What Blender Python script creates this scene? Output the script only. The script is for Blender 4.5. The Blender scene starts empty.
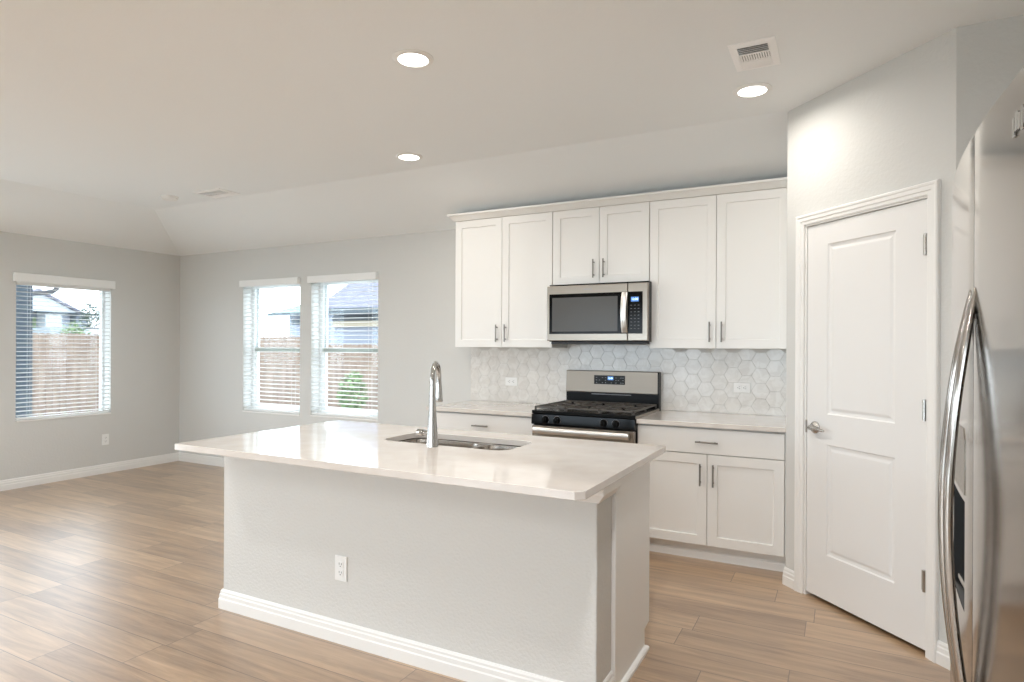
import bpy, bmesh, math, random
from mathutils import Vector, Matrix
random.seed(7)
S = bpy.context.scene
COL = S.collection

# ------------------------------------------------------------------ camera
CAM_H = 1.3864
cd = bpy.data.cameras.new('camera')
cam = bpy.data.objects.new('camera', cd); COL.objects.link(cam)
cd.sensor_width = 36.0
cd.lens = 627.9 / 1024 * 36.0
cd.shift_y = 4.87 / 1024
cd.clip_start = 0.02; cd.clip_end = 400
yaw = math.atan(0.5243)
cam.matrix_world = Matrix.Translation((0, 0, CAM_H)) @ Matrix.Rotation(yaw, 4, 'Z') @ Matrix.Rotation(math.pi/2, 4, 'X') @ Matrix.Rotation(0.0046, 4, 'Z')
S.camera = cam
# ------------------------------------------------------------------ view
S.view_settings.view_transform = 'Standard'
S.view_settings.look = 'None'
S.view_settings.exposure = 0.15
S.view_settings.gamma = 1.0
S.view_settings.use_curve_mapping = False
S.cycles.max_bounces = 10
S.cycles.diffuse_bounces = 6
S.cycles.glossy_bounces = 4
S.cycles.transparent_max_bounces = 12
S.cycles.caustics_reflective = False
S.cycles.caustics_refractive = False
S.cycles.sample_clamp_indirect = 6.0
S.cycles.use_denoising = True
# ------------------------------------------------------------------ world: bright overcast sky
W = bpy.data.worlds.new('sky'); S.world = W; W.use_nodes = True
nt = W.node_tree; nt.nodes.clear()
out = nt.nodes.new('ShaderNodeOutputWorld'); bg = nt.nodes.new('ShaderNodeBackground')
tc = nt.nodes.new('ShaderNodeTexCoord'); nz = nt.nodes.new('ShaderNodeTexNoise'); cr = nt.nodes.new('ShaderNodeValToRGB')
nz.inputs['Scale'].default_value = 2.5; nz.inputs['Detail'].default_value = 5
cr.color_ramp.elements[0].position = .35; cr.color_ramp.elements[0].color = (.78, .88, 1, 1)
cr.color_ramp.elements[1].position = .65; cr.color_ramp.elements[1].color = (.93, .97, 1, 1)
nt.links.new(tc.outputs['Generated'], nz.inputs['Vector']); nt.links.new(nz.outputs['Fac'], cr.inputs['Fac'])
nt.links.new(cr.outputs['Color'], bg.inputs['Color']); nt.links.new(bg.outputs[0], out.inputs[0])
SKY = 6.4
bg.inputs['Strength'].default_value = SKY
CAN_W = 14.0
CAN_COL = (1.0, .985, .985)

# ------------------------------------------------------------------ materials
def srgb(r, g, b):
    f = lambda c: ((c/255+.055)/1.055)**2.4 if c/255 > .04045 else c/255/12.92
    return (f(r), f(g), f(b), 1)
def mat(name, col, rough=.5, metal=0, bump=None, spec=.5, vary=None, coat=0, emit=None, aniso=0):
    m = bpy.data.materials.new(name); m.use_nodes = True
    n = m.node_tree; p = n.nodes['Principled BSDF']
    p.inputs['Base Color'].default_value = col; p.inputs['Roughness'].default_value = rough
    p.inputs['Metallic'].default_value = metal; p.inputs['Specular IOR Level'].default_value = spec
    p.inputs['Coat Weight'].default_value = coat; p.inputs['Coat Roughness'].default_value = .05
    p.inputs['Anisotropic'].default_value = aniso
    if emit: p.inputs['Emission Color'].default_value = emit[0]; p.inputs['Emission Strength'].default_value = emit[1]
    t = n.nodes.new('ShaderNodeTexCoord')
    if bump:   # (scale, strength, distance, stretch xyz, detail)
        mp = n.nodes.new('ShaderNodeMapping'); mp.inputs['Scale'].default_value = bump[3]
        z = n.nodes.new('ShaderNodeTexNoise'); z.inputs['Scale'].default_value = bump[0]; z.inputs['Detail'].default_value = bump[4]
        b = n.nodes.new('ShaderNodeBump'); b.inputs['Strength'].default_value = bump[1]; b.inputs['Distance'].default_value = bump[2]
        n.links.new(t.outputs['Object'], mp.inputs[0]); n.links.new(mp.outputs[0], z.inputs['Vector'])
        n.links.new(z.outputs['Fac'], b.inputs['Height']); n.links.new(b.outputs[0], p.inputs['Normal'])
    if vary:   # (scale, colour2, stretch)
        mp = n.nodes.new('ShaderNodeMapping'); mp.inputs['Scale'].default_value = vary[2]
        z = n.nodes.new('ShaderNodeTexNoise'); z.inputs['Scale'].default_value = vary[0]; z.inputs['Detail'].default_value = 6
        x = n.nodes.new('ShaderNodeMix'); x.data_type = 'RGBA'; x.inputs[6].default_value = col; x.inputs[7].default_value = vary[1]
        r = n.nodes.new('ShaderNodeValToRGB'); r.color_ramp.elements[0].position = .35; r.color_ramp.elements[1].position = .65
        n.links.new(t.outputs['Object'], mp.inputs[0]); n.links.new(mp.outputs[0], z.inputs['Vector'])
        n.links.new(z.outputs['Fac'], r.inputs[0]); n.links.new(r.outputs[0], x.inputs[0]); n.links.new(x.outputs[2], p.inputs['Base Color'])
    return m
ONE = (1, 1, 1)
M = {}
M['wall'] = mat('wall_paint', srgb(211, 211, 208), .75, bump=(60, .30, .004, ONE, 2))
M['wall_island'] = mat('island_wall_paint', srgb(212, 211, 207), .7, bump=(75, .55, .005, ONE, 2))
M['ceiling'] = mat('ceiling_paint', srgb(240, 243, 244), .85, bump=(70, .25, .004, ONE, 2))
M['trim'] = mat('white_trim_paint', srgb(238, 237, 234), .35)
M['cab'] = mat('white_cabinet_paint', srgb(236, 235, 232), .38)
M['cabbox'] = mat('cabinet_gap_grey', srgb(200, 198, 194), .5)  # box face greyed to darken the gaps between doors
M['door'] = mat('white_door_paint', srgb(234, 233, 231), .42, bump=(14, .08, .002, (1, 1, .12), 4))
M['quartz'] = mat('white_quartz', srgb(223, 217, 211), .07, vary=(9, srgb(217, 210, 203), ONE), coat=.3)
M['steel'] = mat('stainless_steel', srgb(154, 146, 136), .27, 1, bump=(60, .06, .001, (1, 1, 40), 2), aniso=.4)
M['steel_h'] = mat('brushed_stainless_steel', srgb(154, 145, 134), .30, 1, bump=(60, .05, .001, (1, 1, 30), 2), aniso=.4)
M['fridge'] = mat('fridge_stainless_steel', srgb(176, 170, 164), .13, 1, bump=(25, .015, .001, (1, 30, 1), 2), aniso=.2)
M['bar'] = mat('bright_handle_steel', srgb(225, 223, 220), .32, 1)
M['fridge_side'] = mat('fridge_side_grey', srgb(120, 120, 120), .5)
M['chrome'] = mat('polished_chrome', srgb(186, 184, 181), .14, 1)
M['pull'] = mat('cabinet_pull_nickel', srgb(140, 136, 131), .32, 1)
M['guard'] = mat('backguard_steel', srgb(150, 142, 132), .45, 1, bump=(60, .05, .001, (1, 1, 30), 2))
M['nickel'] = mat('satin_nickel', srgb(190, 187, 182), .25, 1)
M['sink'] = mat('sink_steel', srgb(185, 178, 170), .22, 1, bump=(80, .05, .001, (30, 1, 1), 2))
M['black'] = mat('black_enamel', (.005, .005, .005, 1), .25, spec=.14)
M['blackmat'] = mat('black_cast_iron', (.075, .068, .060, 1), .42, bump=(150, .3, .001, ONE, 2))
M['blackglass'] = mat('black_glass', (.005, .005, .005, 1), .10, spec=.13)
M['screen'] = mat('oven_window_screen', (.075, .072, .066, 1), .25, spec=.4)
M['darkgrey'] = mat('dark_grey_plastic', (.04, .04, .042, 1), .5)
M['grey'] = mat('button_grey', (.25, .25, .26, 1), .5)
M['dial'] = mat('display_blue', (.02, .05, .12, 1), .2, emit=((.12, .35, .95, 1), .7))
M['digit'] = mat('display_digits', (.6, .85, 1, 1), .3, emit=((.65, .88, 1, 1), 1.6))
M['plastic'] = mat('white_plastic', srgb(238, 238, 236), .35)
M['slot'] = mat('dark_slot', (.05, .05, .05, 1), .6)
M['vent'] = mat('white_vent_metal', srgb(250, 250, 250), .45)
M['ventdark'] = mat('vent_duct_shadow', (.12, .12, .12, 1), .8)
M['lens'] = mat('lamp_diffuser', (1, 1, 1, 1), .5, emit=((1, .96, .90, 1), 6))
M['blind'] = mat('white_blind_slat', srgb(240, 241, 240), .5)
M['vinyl'] = mat('white_vinyl_frame', srgb(232, 234, 234), .4)
M['rail'] = mat('grey_green_sash_rail', srgb(150, 156, 148), .5)
M['grout'] = mat('grout', srgb(206, 203, 198), .9)
M['shingle'] = mat('grey_shingle', srgb(78, 78, 88), .9, bump=(3, .8, .05, (1, 1, 12), 3), vary=(6, srgb(104, 104, 117), (1, 1, 10)))
M['shingle_green'] = mat('green_grey_shingle', srgb(84, 102, 94), .9, vary=(5, srgb(100, 116, 108), ONE))
M['siding'] = mat('pale_grey_siding', srgb(124, 130, 142), .8, bump=(2, .6, .03, (.1, .1, 12), 1))
M['siding_white'] = mat('white_siding', srgb(150, 155, 160), .8)
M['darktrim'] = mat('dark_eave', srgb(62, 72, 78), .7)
M['soffit'] = mat('tan_brick', srgb(170, 160, 140), .9)
M['post'] = mat('blue_grey_column', srgb(62, 74, 88), .7, vary=(4, srgb(76, 88, 98), (1, 1, 3)))
M['downspout'] = mat('dark_downspout', srgb(80, 80, 84), .5)
M['foliage'] = mat('green_foliage', srgb(84, 104, 66), .8, vary=(8, srgb(112, 132, 92), ONE))
M['foliage_dark'] = mat('dark_foliage', srgb(60, 72, 62), .8)
M['bounce_ground'] = mat('pale_bounce_ground', srgb(196, 196, 194), .95, vary=(3, srgb(186, 187, 184), ONE))  # ground made pale to bounce daylight up to the ceiling
M['dark'] = mat('dark_interior', (.03, .03, .03, 1), .9)
def fence_mat():
    m = mat('cedar_fence', srgb(112, 96, 82), .85); n = m.node_tree; p = n.nodes['Principled BSDF']
    t = n.nodes.new('ShaderNodeTexCoord'); mp = n.nodes.new('ShaderNodeMapping'); mp.inputs['Scale'].default_value = (6, 6, .6)
    z = n.nodes.new('ShaderNodeTexNoise'); z.inputs['Scale'].default_value = 1.6; z.inputs['Detail'].default_value = 5
    r = n.nodes.new('ShaderNodeValToRGB'); e = r.color_ramp.elements
    e[0].position = .3; e[0].color = srgb(94, 76, 64); e[1].position = .7; e[1].color = srgb(128, 112, 100)
    n.links.new(t.outputs['Object'], mp.inputs[0]); n.links.new(mp.outputs[0], z.inputs[0]); n.links.new(z.outputs['Fac'], r.inputs[0]); n.links.new(r.outputs[0], p.inputs['Base Color'])
    return m
M['fence'] = fence_mat()
def tile_mat():
    m = mat('marble_tile', srgb(226, 223, 218), .16); n = m.node_tree; p = n.nodes['Principled BSDF']
    t = n.nodes.new('ShaderNodeTexCoord')
    a = n.nodes.new('ShaderNodeAttribute'); a.attribute_name = 'tile'; a.attribute_type = 'GEOMETRY'
    z = n.nodes.new('ShaderNodeTexNoise'); z.inputs['Scale'].default_value = 14; z.inputs['Detail'].default_value = 6; z.inputs['Distortion'].default_value = 1.2
    r = n.nodes.new('ShaderNodeValToRGB'); e = r.color_ramp.elements
    e[0].position = .42; e[0].color = srgb(222, 219, 214); e[1].position = .60; e[1].color = srgb(231, 229, 225)
    x = n.nodes.new('ShaderNodeMix'); x.data_type = 'RGBA'; x.blend_type = 'MULTIPLY'; x.inputs[0].default_value = 1
    g = n.nodes.new('ShaderNodeMapRange'); g.inputs[3].default_value = .95; g.inputs[4].default_value = 1.02
    n.links.new(t.outputs['Object'], z.inputs[0]); n.links.new(z.outputs['Fac'], r.inputs[0])
    n.links.new(r.outputs[0], x.inputs[6]); n.links.new(a.outputs['Fac'], g.inputs[0]); n.links.new(g.outputs[0], x.inputs[7])
    n.links.new(x.outputs[2], p.inputs['Base Color'])
    return m
M['tile'] = tile_mat()
def floor_mat():
    m = bpy.data.materials.new('oak_plank_floor'); m.use_nodes = True; n = m.node_tree; L = n.links; p = n.nodes['Principled BSDF']
    N = lambda t: n.nodes.new(t)
    def math_(op, a, b=None, c=None):
        q = N('ShaderNodeMath'); q.operation = op
        for i, v in enumerate((a, b, c)):
            if v is None: continue
            if isinstance(v, (int, float)): q.inputs[i].default_value = v
            else: L.new(v, q.inputs[i])
        return q.outputs[0]
    t = N('ShaderNodeTexCoord'); s = N('ShaderNodeSeparateXYZ'); L.new(t.outputs['Object'], s.inputs[0])
    Wd, Ln = .1872, 1.22
    yy = math_('DIVIDE', math_('SUBTRACT', s.outputs['Y'], 1.447), Wd); row = math_('FLOOR', yy); fy = math_('SUBTRACT', yy, row)
    w = N('ShaderNodeTexWhiteNoise'); w.noise_dimensions = '1D'; L.new(math_('ADD', row, 31.7), w.inputs['W'])
    xx = math_('DIVIDE', math_('ADD', s.outputs['X'], math_('MULTIPLY', w.outputs['Value'], Ln)), Ln); colx = math_('FLOOR', xx); fx = math_('SUBTRACT', xx, colx)
    cb = N('ShaderNodeCombineXYZ'); L.new(row, cb.inputs[0]); L.new(colx, cb.inputs[1])
    wn = N('ShaderNodeTexWhiteNoise'); wn.noise_dimensions = '2D'; L.new(cb.outputs[0], wn.inputs['Vector'])
    # grain
    off = math_('MULTIPLY', wn.outputs['Value'], 37.0)
    cg = N('ShaderNodeCombineXYZ'); L.new(math_('ADD', math_('MULTIPLY', s.outputs['X'], 1.3), off), cg.inputs[0]); L.new(math_('MULTIPLY', s.outputs['Y'], 15.0), cg.inputs[1]); L.new(off, cg.inputs[2])
    g = N('ShaderNodeTexNoise'); g.inputs['Scale'].default_value = 1.4; g.inputs['Detail'].default_value = 8; g.inputs['Roughness'].default_value = .62; g.inputs['Distortion'].default_value = .6; L.new(cg.outputs[0], g.inputs['Vector'])
    cf = N('ShaderNodeCombineXYZ'); L.new(math_('ADD', math_('MULTIPLY', s.outputs['X'], 5.0), off), cf.inputs[0]); L.new(math_('MULTIPLY', s.outputs['Y'], 120.0), cf.inputs[1])
    g2 = N('ShaderNodeTexNoise'); g2.inputs['Scale'].default_value = 1.0; g2.inputs['Detail'].default_value = 4; L.new(cf.outputs[0], g2.inputs['Vector'])
    r = N('ShaderNodeValToRGB'); e = r.color_ramp.elements
    e[0].position = .28; e[0].color = srgb(132, 103, 76); e[1].position = .72; e[1].color = srgb(198, 166, 130)
    mid = e.new(.5); mid.color = srgb(168, 137, 104)
    v = math_('ADD', math_('MULTIPLY', g.outputs['Fac'], .86), math_('ADD', math_('MULTIPLY', g2.outputs['Fac'], .16), math_('MULTIPLY', math_('SUBTRACT', wn.outputs['Value'], .5), .20)))
    L.new(math_('ADD', v, -.01), r.inputs[0])
    # seams
    dy = math_('MINIMUM', fy, math_('SUBTRACT', 1.0, fy)); dx = math_('MULTIPLY', math_('MINIMUM', fx, math_('SUBTRACT', 1.0, fx)), Ln/Wd)
    d = math_('MINIMUM', dx, dy); seam = math_('LESS_THAN', d, .0095)
    x = N('ShaderNodeMix'); x.data_type = 'RGBA'; x.inputs[7].default_value = srgb(92, 72, 56)
    L.new(seam, x.inputs[0]); L.new(r.outputs[0], x.inputs[6]); L.new(x.outputs[2], p.inputs['Base Color'])
    b = N('ShaderNodeBump'); b.inputs['Strength'].default_value = .25; b.inputs['Distance'].default_value = .002
    L.new(math_('SUBTRACT', math_('MULTIPLY', g2.outputs['Fac'], .5), seam), b.inputs['Height']); L.new(b.outputs[0], p.inputs['Normal'])
    p.inputs['Roughness'].default_value = .34; p.inputs['Specular IOR Level'].default_value = .6; p.inputs['Coat Weight'].default_value = 1.0; p.inputs['Coat Roughness'].default_value = .42; p.inputs['Coat IOR'].default_value = 1.9
    return m
M['floor'] = floor_mat()
def glass_mat():
    m = bpy.data.materials.new('window_glass'); m.use_nodes = True; n = m.node_tree; n.nodes.clear()
    o = n.nodes.new('ShaderNodeOutputMaterial'); a = n.nodes.new('ShaderNodeBsdfTransparent'); b = n.nodes.new('ShaderNodeBsdfGlossy'); x = n.nodes.new('ShaderNodeMixShader')
    a.inputs[0].default_value = (.93, .96, .97, 1); b.inputs['Roughness'].default_value = .02; x.inputs[0].default_value = .025
    n.links.new(a.outputs[0], x.inputs[1]); n.links.new(b.outputs[0], x.inputs[2]); n.links.new(x.outputs[0], o.inputs[0])
    return m
M['glass'] = glass_mat()

# ------------------------------------------------------------------ mesh helpers
class MB:
    def __init__(self): self.v = []; self.f = []; self.attr = []
    def add(self, vs, fs):
        o = len(self.v); self.v += [Vector(a) for a in vs]; self.f += [tuple(i+o for i in f) for f in fs]; return self
    def box(self, x0, x1, y0, y1, z0, z1, M4=None):
        vs = [Vector((x, y, z)) for z in (z0, z1) for y in (y0, y1) for x in (x0, x1)]
        if M4: vs = [M4 @ a for a in vs]
        return self.add(vs, [(0, 2, 3, 1), (4, 5, 7, 6), (0, 1, 5, 4), (2, 6, 7, 3), (0, 4, 6, 2), (1, 3, 7, 5)])
    def rbox(self, x0, x1, y0, y1, z0, z1, r=.003, seg=2, M4=None):
        bm = bmesh.new(); t = MB().box(x0, x1, y0, y1, z0, z1)
        vs = [bm.verts.new(a) for a in t.v]
        for f in t.f: bm.faces.new([vs[i] for i in f])
        bmesh.ops.bevel(bm, geom=list(bm.edges), offset=r, segments=seg, profile=.5, affect='EDGES')
        bm.verts.index_update()
        vv = [(M4 @ a.co if M4 else a.co.copy()) for a in bm.verts]
        self.add(vv, [tuple(a.index for a in f.verts) for f in bm.faces]); bm.free(); return self
    def prism(self, pts, axis, a, b):
        """polygon pts (2D) extruded along axis from a to b; axis 'x': pts=(y,z), 'y': (x,z), 'z': (x,y)"""
        k = {'x': lambda p, t: (t, p[0], p[1]), 'y': lambda p, t: (p[0], t, p[1]), 'z': lambda p, t: (p[0], p[1], t)}[axis]
        n = len(pts); vs = [k(p, a) for p in pts] + [k(p, b) for p in pts]
        fs = [tuple(range(n))[::-1], tuple(range(n, 2*n))] + [(i, (i+1) % n, n+(i+1) % n, n+i) for i in range(n)]
        return self.add(vs, fs)
    def tube(self, path, rad, n=12, cap=True, sx=1, sy=1, up=None):
        path = [Vector(p) for p in path]; m = len(path)
        rads = rad if isinstance(rad, (list, tuple)) else [rad]*m
        o = len(self.v); prev = None
        for i, p in enumerate(path):
            d = (path[min(i+1, m-1)] - path[max(i-1, 0)]).normalized()
            if prev is None:
                u = Vector(up) if up else (Vector((0, 0, 1)) if abs(d.z) < .9 else Vector((1, 0, 0)))
            else: u = prev
            u = (u - d*u.dot(d)).normalized(); prev = u; w = d.cross(u)
            for k in range(n):
                a = 2*math.pi*k/n; self.v.append(p + (u*math.cos(a)*sx + w*math.sin(a)*sy)*rads[i])
        for i in range(m-1):
            for k in range(n):
                k2 = (k+1) % n; self.f.append((o+i*n+k, o+i*n+k2, o+(i+1)*n+k2, o+(i+1)*n+k))
        if cap: self.f.append(tuple(o+k for k in range(n))[::-1]); self.f.append(tuple(o+(m-1)*n+k for k in range(n)))
        return self
    def lathe(self, prof, c, n=32, M4=None, ring=False):
        """prof [(r,z)] around the z axis at c"""
        o = len(self.v); c = Vector(c)
        for r, z in prof:
            for k in range(n):
                a = 2*math.pi*k/n; q = Vector((r*math.cos(a), r*math.sin(a), z)); self.v.append((M4 @ q if M4 else q) + c)
        for i in range(len(prof)-1):
            for k in range(n):
                k2 = (k+1) % n; self.f.append((o+i*n+k, o+i*n+k2, o+(i+1)*n+k2, o+(i+1)*n+k))
        if ring:
            L = (len(prof)-1)*n
            for k in range(n): self.f.append((o+L+k, o+L+(k+1) % n, o+(k+1) % n, o+k))
        return self
    def sweep(self, path, prof, to3, closed=False):
        """path 2D; prof [(offset to the left of the path, third coordinate)]; to3(a,b,c) -> point"""
        P = [Vector(p) for p in path]; m = len(P); rings = []
        for i in range(m):
            a = P[i-1] if (i > 0 or closed) else None; b = P[(i+1) % m] if (i < m-1 or closed) else None
            d1 = (P[i]-a).normalized() if a is not None else None; d2 = (b-P[i]).normalized() if b is not None else None
            n1 = Vector((-d1.y, d1.x)) if d1 else None; n2 = Vector((-d2.y, d2.x)) if d2 else None
            if n1 is None: nn = n2
            elif n2 is None: nn = n1
            else: nn = (n1+n2)/(1+n1.dot(n2))
            rings.append([to3(*(P[i]+nn*o), z) for o, z in prof])
        o = len(self.v); k = len(prof)
        for r in rings: self.v += [Vector(q) for q in r]
        for i in range(m if closed else m-1):
            i2 = (i+1) % m
            for j in range(k):
                j2 = (j+1) % k; self.f.append((o+i*k+j, o+i*k+j2, o+i2*k+j2, o+i2*k+j))
        if not closed: self.f.append(tuple(o+j for j in range(k))[::-1]); self.f.append(tuple(o+(m-1)*k+j for j in range(k)))
        return self
ROOT = {}
def part(name, mb, m, parent=None, smooth=False, bevel=0, angle=35):
    me = bpy.data.meshes.new(name)
    inv = ROOT[parent.name].inverted() if parent else Matrix()
    me.from_pydata([inv @ Vector(a) for a in mb.v], [], mb.f)
    bm = bmesh.new(); bm.from_mesh(me); bmesh.ops.recalc_face_normals(bm, faces=bm.faces)
    if bevel: bmesh.ops.bevel(bm, geom=[e for e in bm.edges if len(e.link_faces) == 2 and e.calc_face_angle(0) > .6], offset=bevel, segments=2, profile=.5, affect='EDGES', clamp_overlap=True)
    bm.to_mesh(me); bm.free()
    me.materials.append(M[m] if isinstance(m, str) else m)
    if smooth:
        for p in me.polygons: p.use_smooth = True
        me.set_sharp_from_angle(angle=math.radians(angle))
    o = bpy.data.objects.new(name, me); COL.objects.link(o)
    if parent: o.parent = parent; ROOT[o.name] = ROOT[parent.name]
    else: ROOT[o.name] = Matrix()
    return o
def thing(name, label=None, cat=None, loc=(0, 0, 0), rz=0, group=None, kind=None):
    o = bpy.data.objects.new(name, None); COL.objects.link(o); o.empty_display_size = .1
    o.location = loc; o.rotation_euler = (0, 0, rz); ROOT[o.name] = Matrix.Translation(loc) @ Matrix.Rotation(rz, 4, 'Z')
    return tag(o, label, cat, group, kind)
def tag(o, label=None, cat=None, group=None, kind=None):
    if label: o['label'] = label
    if cat: o['category'] = cat
    if group: o['group'] = group
    if kind: o['kind'] = kind
    return o
def struct(name, mb, m, **k): return tag(part(name, mb, m, **k), kind='structure')
def text(name, s, size, m, parent, M4, depth=.0006):
    c = bpy.data.curves.new(name, 'FONT'); c.body = s; c.size = size; c.extrude = depth; c.align_x = 'CENTER'; c.align_y = 'CENTER'
    t = bpy.data.objects.new(name, c); COL.objects.link(t); bpy.context.view_layer.update()
    me = bpy.data.meshes.new_from_object(t.evaluated_get(bpy.context.evaluated_depsgraph_get()))
    bpy.data.objects.remove(t); me.transform(ROOT[parent.name].inverted() @ M4); me.materials.clear(); me.materials.append(M[m])
    o = bpy.data.objects.new(name, me); COL.objects.link(o); o.parent = parent; ROOT[o.name] = ROOT[parent.name]; return o
xy = lambda a, b, c: (a, b, c)

# ------------------------------------------------------------------ room dimensions
XL, XR, YB, YF = -6.994, 1.06, -3.6, 4.797
ZW, ZC = 2.44, 2.764
SX, SY = -6.23, 3.988
Px, Py, Qx, Qy = -.2835, 3.9994, .4349, 3.2737
TH = .18
# windows: (lo, hi, z0, z1) along their wall
WL = (3.117, 4.000, .632, 1.995)
W1 = (-5.895, -5.025, .640, 2.07)
W2 = (-4.870, -3.985, .648, 2.07)
WL2 = (2.080, 2.955, .632, 1.995)  # this and the next three openings are added out of view for daylight
WL3 = (-1.10, 1.60, .03, 2.10)
BACK = (-5.6, -2.2, .03, 2.10)
BACK2 = (-1.8, .6, .60, 2.10)

def wall_with_holes(lo, hi, z0, z1, holes, put):
    mb = MB(); xs = sorted({lo, hi, *[h[0] for h in holes], *[h[1] for h in holes]})
    for a, b in zip(xs, xs[1:]):
        hs = sorted([h for h in holes if h[0] <= a and h[1] >= b], key=lambda h: h[2])
        z = z0
        for h in hs:
            if h[2] > z: put(mb, a, b, z, h[2])
            z = h[3]
        if z < z1: put(mb, a, b, z, z1)
    return mb
struct('floor', MB().box(XL-TH, XR+TH, YB-TH, YF+TH, -.12, 0), 'floor')
struct('wall_left', wall_with_holes(YB, YF, 0, ZW+.02, [WL, WL2, WL3], lambda mb, a, b, c, d: mb.box(XL-TH, XL, a, b, c, d)), 'wall')
struct('wall_kitchen', wall_with_holes(XL-TH, XR, 0, ZW+.02, [W1, W2], lambda mb, a, b, c, d: mb.box(a, b, YF, YF+TH, c, d)), 'wall')
struct('wall_back', wall_with_holes(XL-TH, XR, 0, ZC+.02, [BACK, BACK2], lambda mb, a, b, c, d: mb.box(a, b, YB-TH, YB, c, d)), 'wall')
struct('wall_right', MB().box(XR, XR+TH, YB, YF, 0, ZC+.02), 'wall')
# pantry walls: side wall by the cabinets, diagonal wall with the door opening, return wall behind the fridge
dv = Vector((Qx-Px, Qy-Py, 0)); LQ = dv.length; angP = math.atan2(dv.y, dv.x)
MP = Matrix.Translation((Px, Py, 0)) @ Matrix.Rotation(angP, 4, 'Z')      # local x runs along the diagonal wall, -y into the room
D0, D1, DZ = .150, .896, 2.068
mbw = MB()
mbw.box(0, D0-.004, 0, .11, 0, ZC+.02, MP); mbw.box(D1+.004, LQ, 0, .11, 0, ZC+.02, MP); mbw.box(D0-.004, D1+.004, 0, .11, DZ+.006, ZC+.02, MP)
struct('wall_pantry', mbw, 'wall')
struct('wall_pantry_side', MB().box(Px, Px+.10, Py+.002, YF, 0, ZC+.02), 'wall')
struct('wall_added_shade', MB().box(.26, XR, .73, .85, 0, ZC+.02), 'wall')  # unseen partition added to keep daylight off the wall behind the fridge
struct('wall_fridge', MB().box(Qx-.001, XR, Qy, Qy+.11, 0, ZC+.02), 'wall')
# ceiling: flat field with sloped borders along the left and the kitchen wall
cm = MB()
def slab(p):
    n = len(p); cm.add([Vector(a) for a in p] + [Vector(a)+Vector((0, 0, .1)) for a in p], [tuple(range(n)), tuple(range(n, 2*n))[::-1]] + [(i, (i+1) % n, n+(i+1) % n, n+i) for i in range(n)])
slab([(SX, YB-TH, ZC), (XR+TH, YB-TH, ZC), (XR+TH, SY, ZC), (SX, SY, ZC)])
slab([(SX, SY, ZC), (XR+TH, SY, ZC), (XR+TH, YF+.02, ZW-.008), (XL-.02, YF+.02, ZW-.008)])
slab([(SX, YB-TH, ZC), (SX, SY, ZC), (XL-.02, YF+.02, ZW-.008), (XL-.02, YB-TH, ZW-.008)])
struct('ceiling', cm, 'ceiling')

# baseboards: stepped profile
BP = [(0, 0), (.016, 0), (.016, .050), (.0125, .056), (.0125, .074), (.009, .080), (.009, .090), (.004, .100), (0, .100)]
def base(name, path, prof=BP): return struct(name, MB().sweep(path, prof, xy), 'trim')
base('baseboard_left', [(XL+.0005, YF-.0005), (XL+.0005, YB)])
base('baseboard_kitchen', [(-2.882, YF-.0005), (XL+.001, YF-.0005)])
def PW(s, off=0): v = MP @ Vector((s, off, 0)); return (v.x, v.y)
base('baseboard_pantry', [PW(.085), PW(0), (Px, Py+.012)])
base('baseboard_fridge', [(XR, Qy), (Qx, Qy), PW(.945)])

# ------------------------------------------------------------------ windows
def window(name, kind, hole, rail=None):
    """frame, sashes and panes set at the outer side of the wall"""
    a, b, z0, z1 = hole
    if kind == 'L': T = lambda u, w, z: (XL - w, u, z)
    elif kind == 'K': T = lambda u, w, z: (u, YF + w, z)
    else: T = lambda u, w, z: (u, YB - w, z)
    def bx(mb, u0, u1, w0, w1, c0, c1):
        p, q = T(u0, w0, c0), T(u1, w1, c1); mb.box(min(p[0], q[0]), max(p[0], q[0]), min(p[1], q[1]), max(p[1], q[1]), c0, c1)
    root = thing(name, loc=T((a+b)/2, .1, z0), kind='structure')
    f = MB(); t = .028 if kind == 'L' else .05
    bx(f, a, a+t, .120, .170, z0, z1); bx(f, b-t, b, .120, .170, z0, z1); bx(f, a+t, b-t, .120, .170, z0, z0+t); bx(f, a+t, b-t, .120, .170, z1-t, z1)
    part('window_frame', f, 'vinyl', root, bevel=.003)
    if rail:
        r = MB(); bx(r, a+t, b-t, .115, .162, rail-.022, rail+.022); part('sash_rail', r, 'rail', root, bevel=.003)
        s = MB(); bx(s, a+t, a+t+.03, .125, .160, z0+t, rail-.022); bx(s, b-t-.03, b-t, .125, .160, z0+t, rail-.022); bx(s, a+t, a+t+.03, .145, .165, rail+.022, z1-t); bx(s, b-t-.03, b-t, .145, .165, rail+.022, z1-t); bx(s, a+t+.03, b-t-.03, .125, .160, z0+t, z0+t+.03); part('lower_sash', s, 'vinyl', root, bevel=.002)
    g = MB(); bx(g, a+t-.004, b-t+.004, .142, .146, z0+t-.004, z1-t+.004); part('pane', g, 'glass', root)
    s = MB(); bx(s, a+.001, b-.001, -.012 if kind == 'L' else -.004, .120, z0, z0+.016); part('window_sill', s, 'trim', root, bevel=.003)
    # light portal in the opening
    return root
window('window_1', 'L', WL)
window('window_2', 'K', W1, 1.335)
window('window_3', 'K', W2, 1.335)
window('added_window_4', 'L', WL2)  # this and the next: unseen glazing added for daylight and floor glare
window('added_window_5', 'L', WL3)
window('added_window_6', 'B', BACK)  # both back wall windows are added, unseen, as frontal daylight
window('added_window_7', 'B', BACK2)
def portal(loc, rot, sx, sy):
    l = bpy.data.lights.new('window_portal', 'AREA'); l.shape = 'RECTANGLE'; l.size = sx; l.size_y = sy; l.cycles.is_portal = True
    o = bpy.data.objects.new('window_portal', l); COL.objects.link(o); o.location = loc; o.rotation_euler = rot
H2 = math.pi/2
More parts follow.
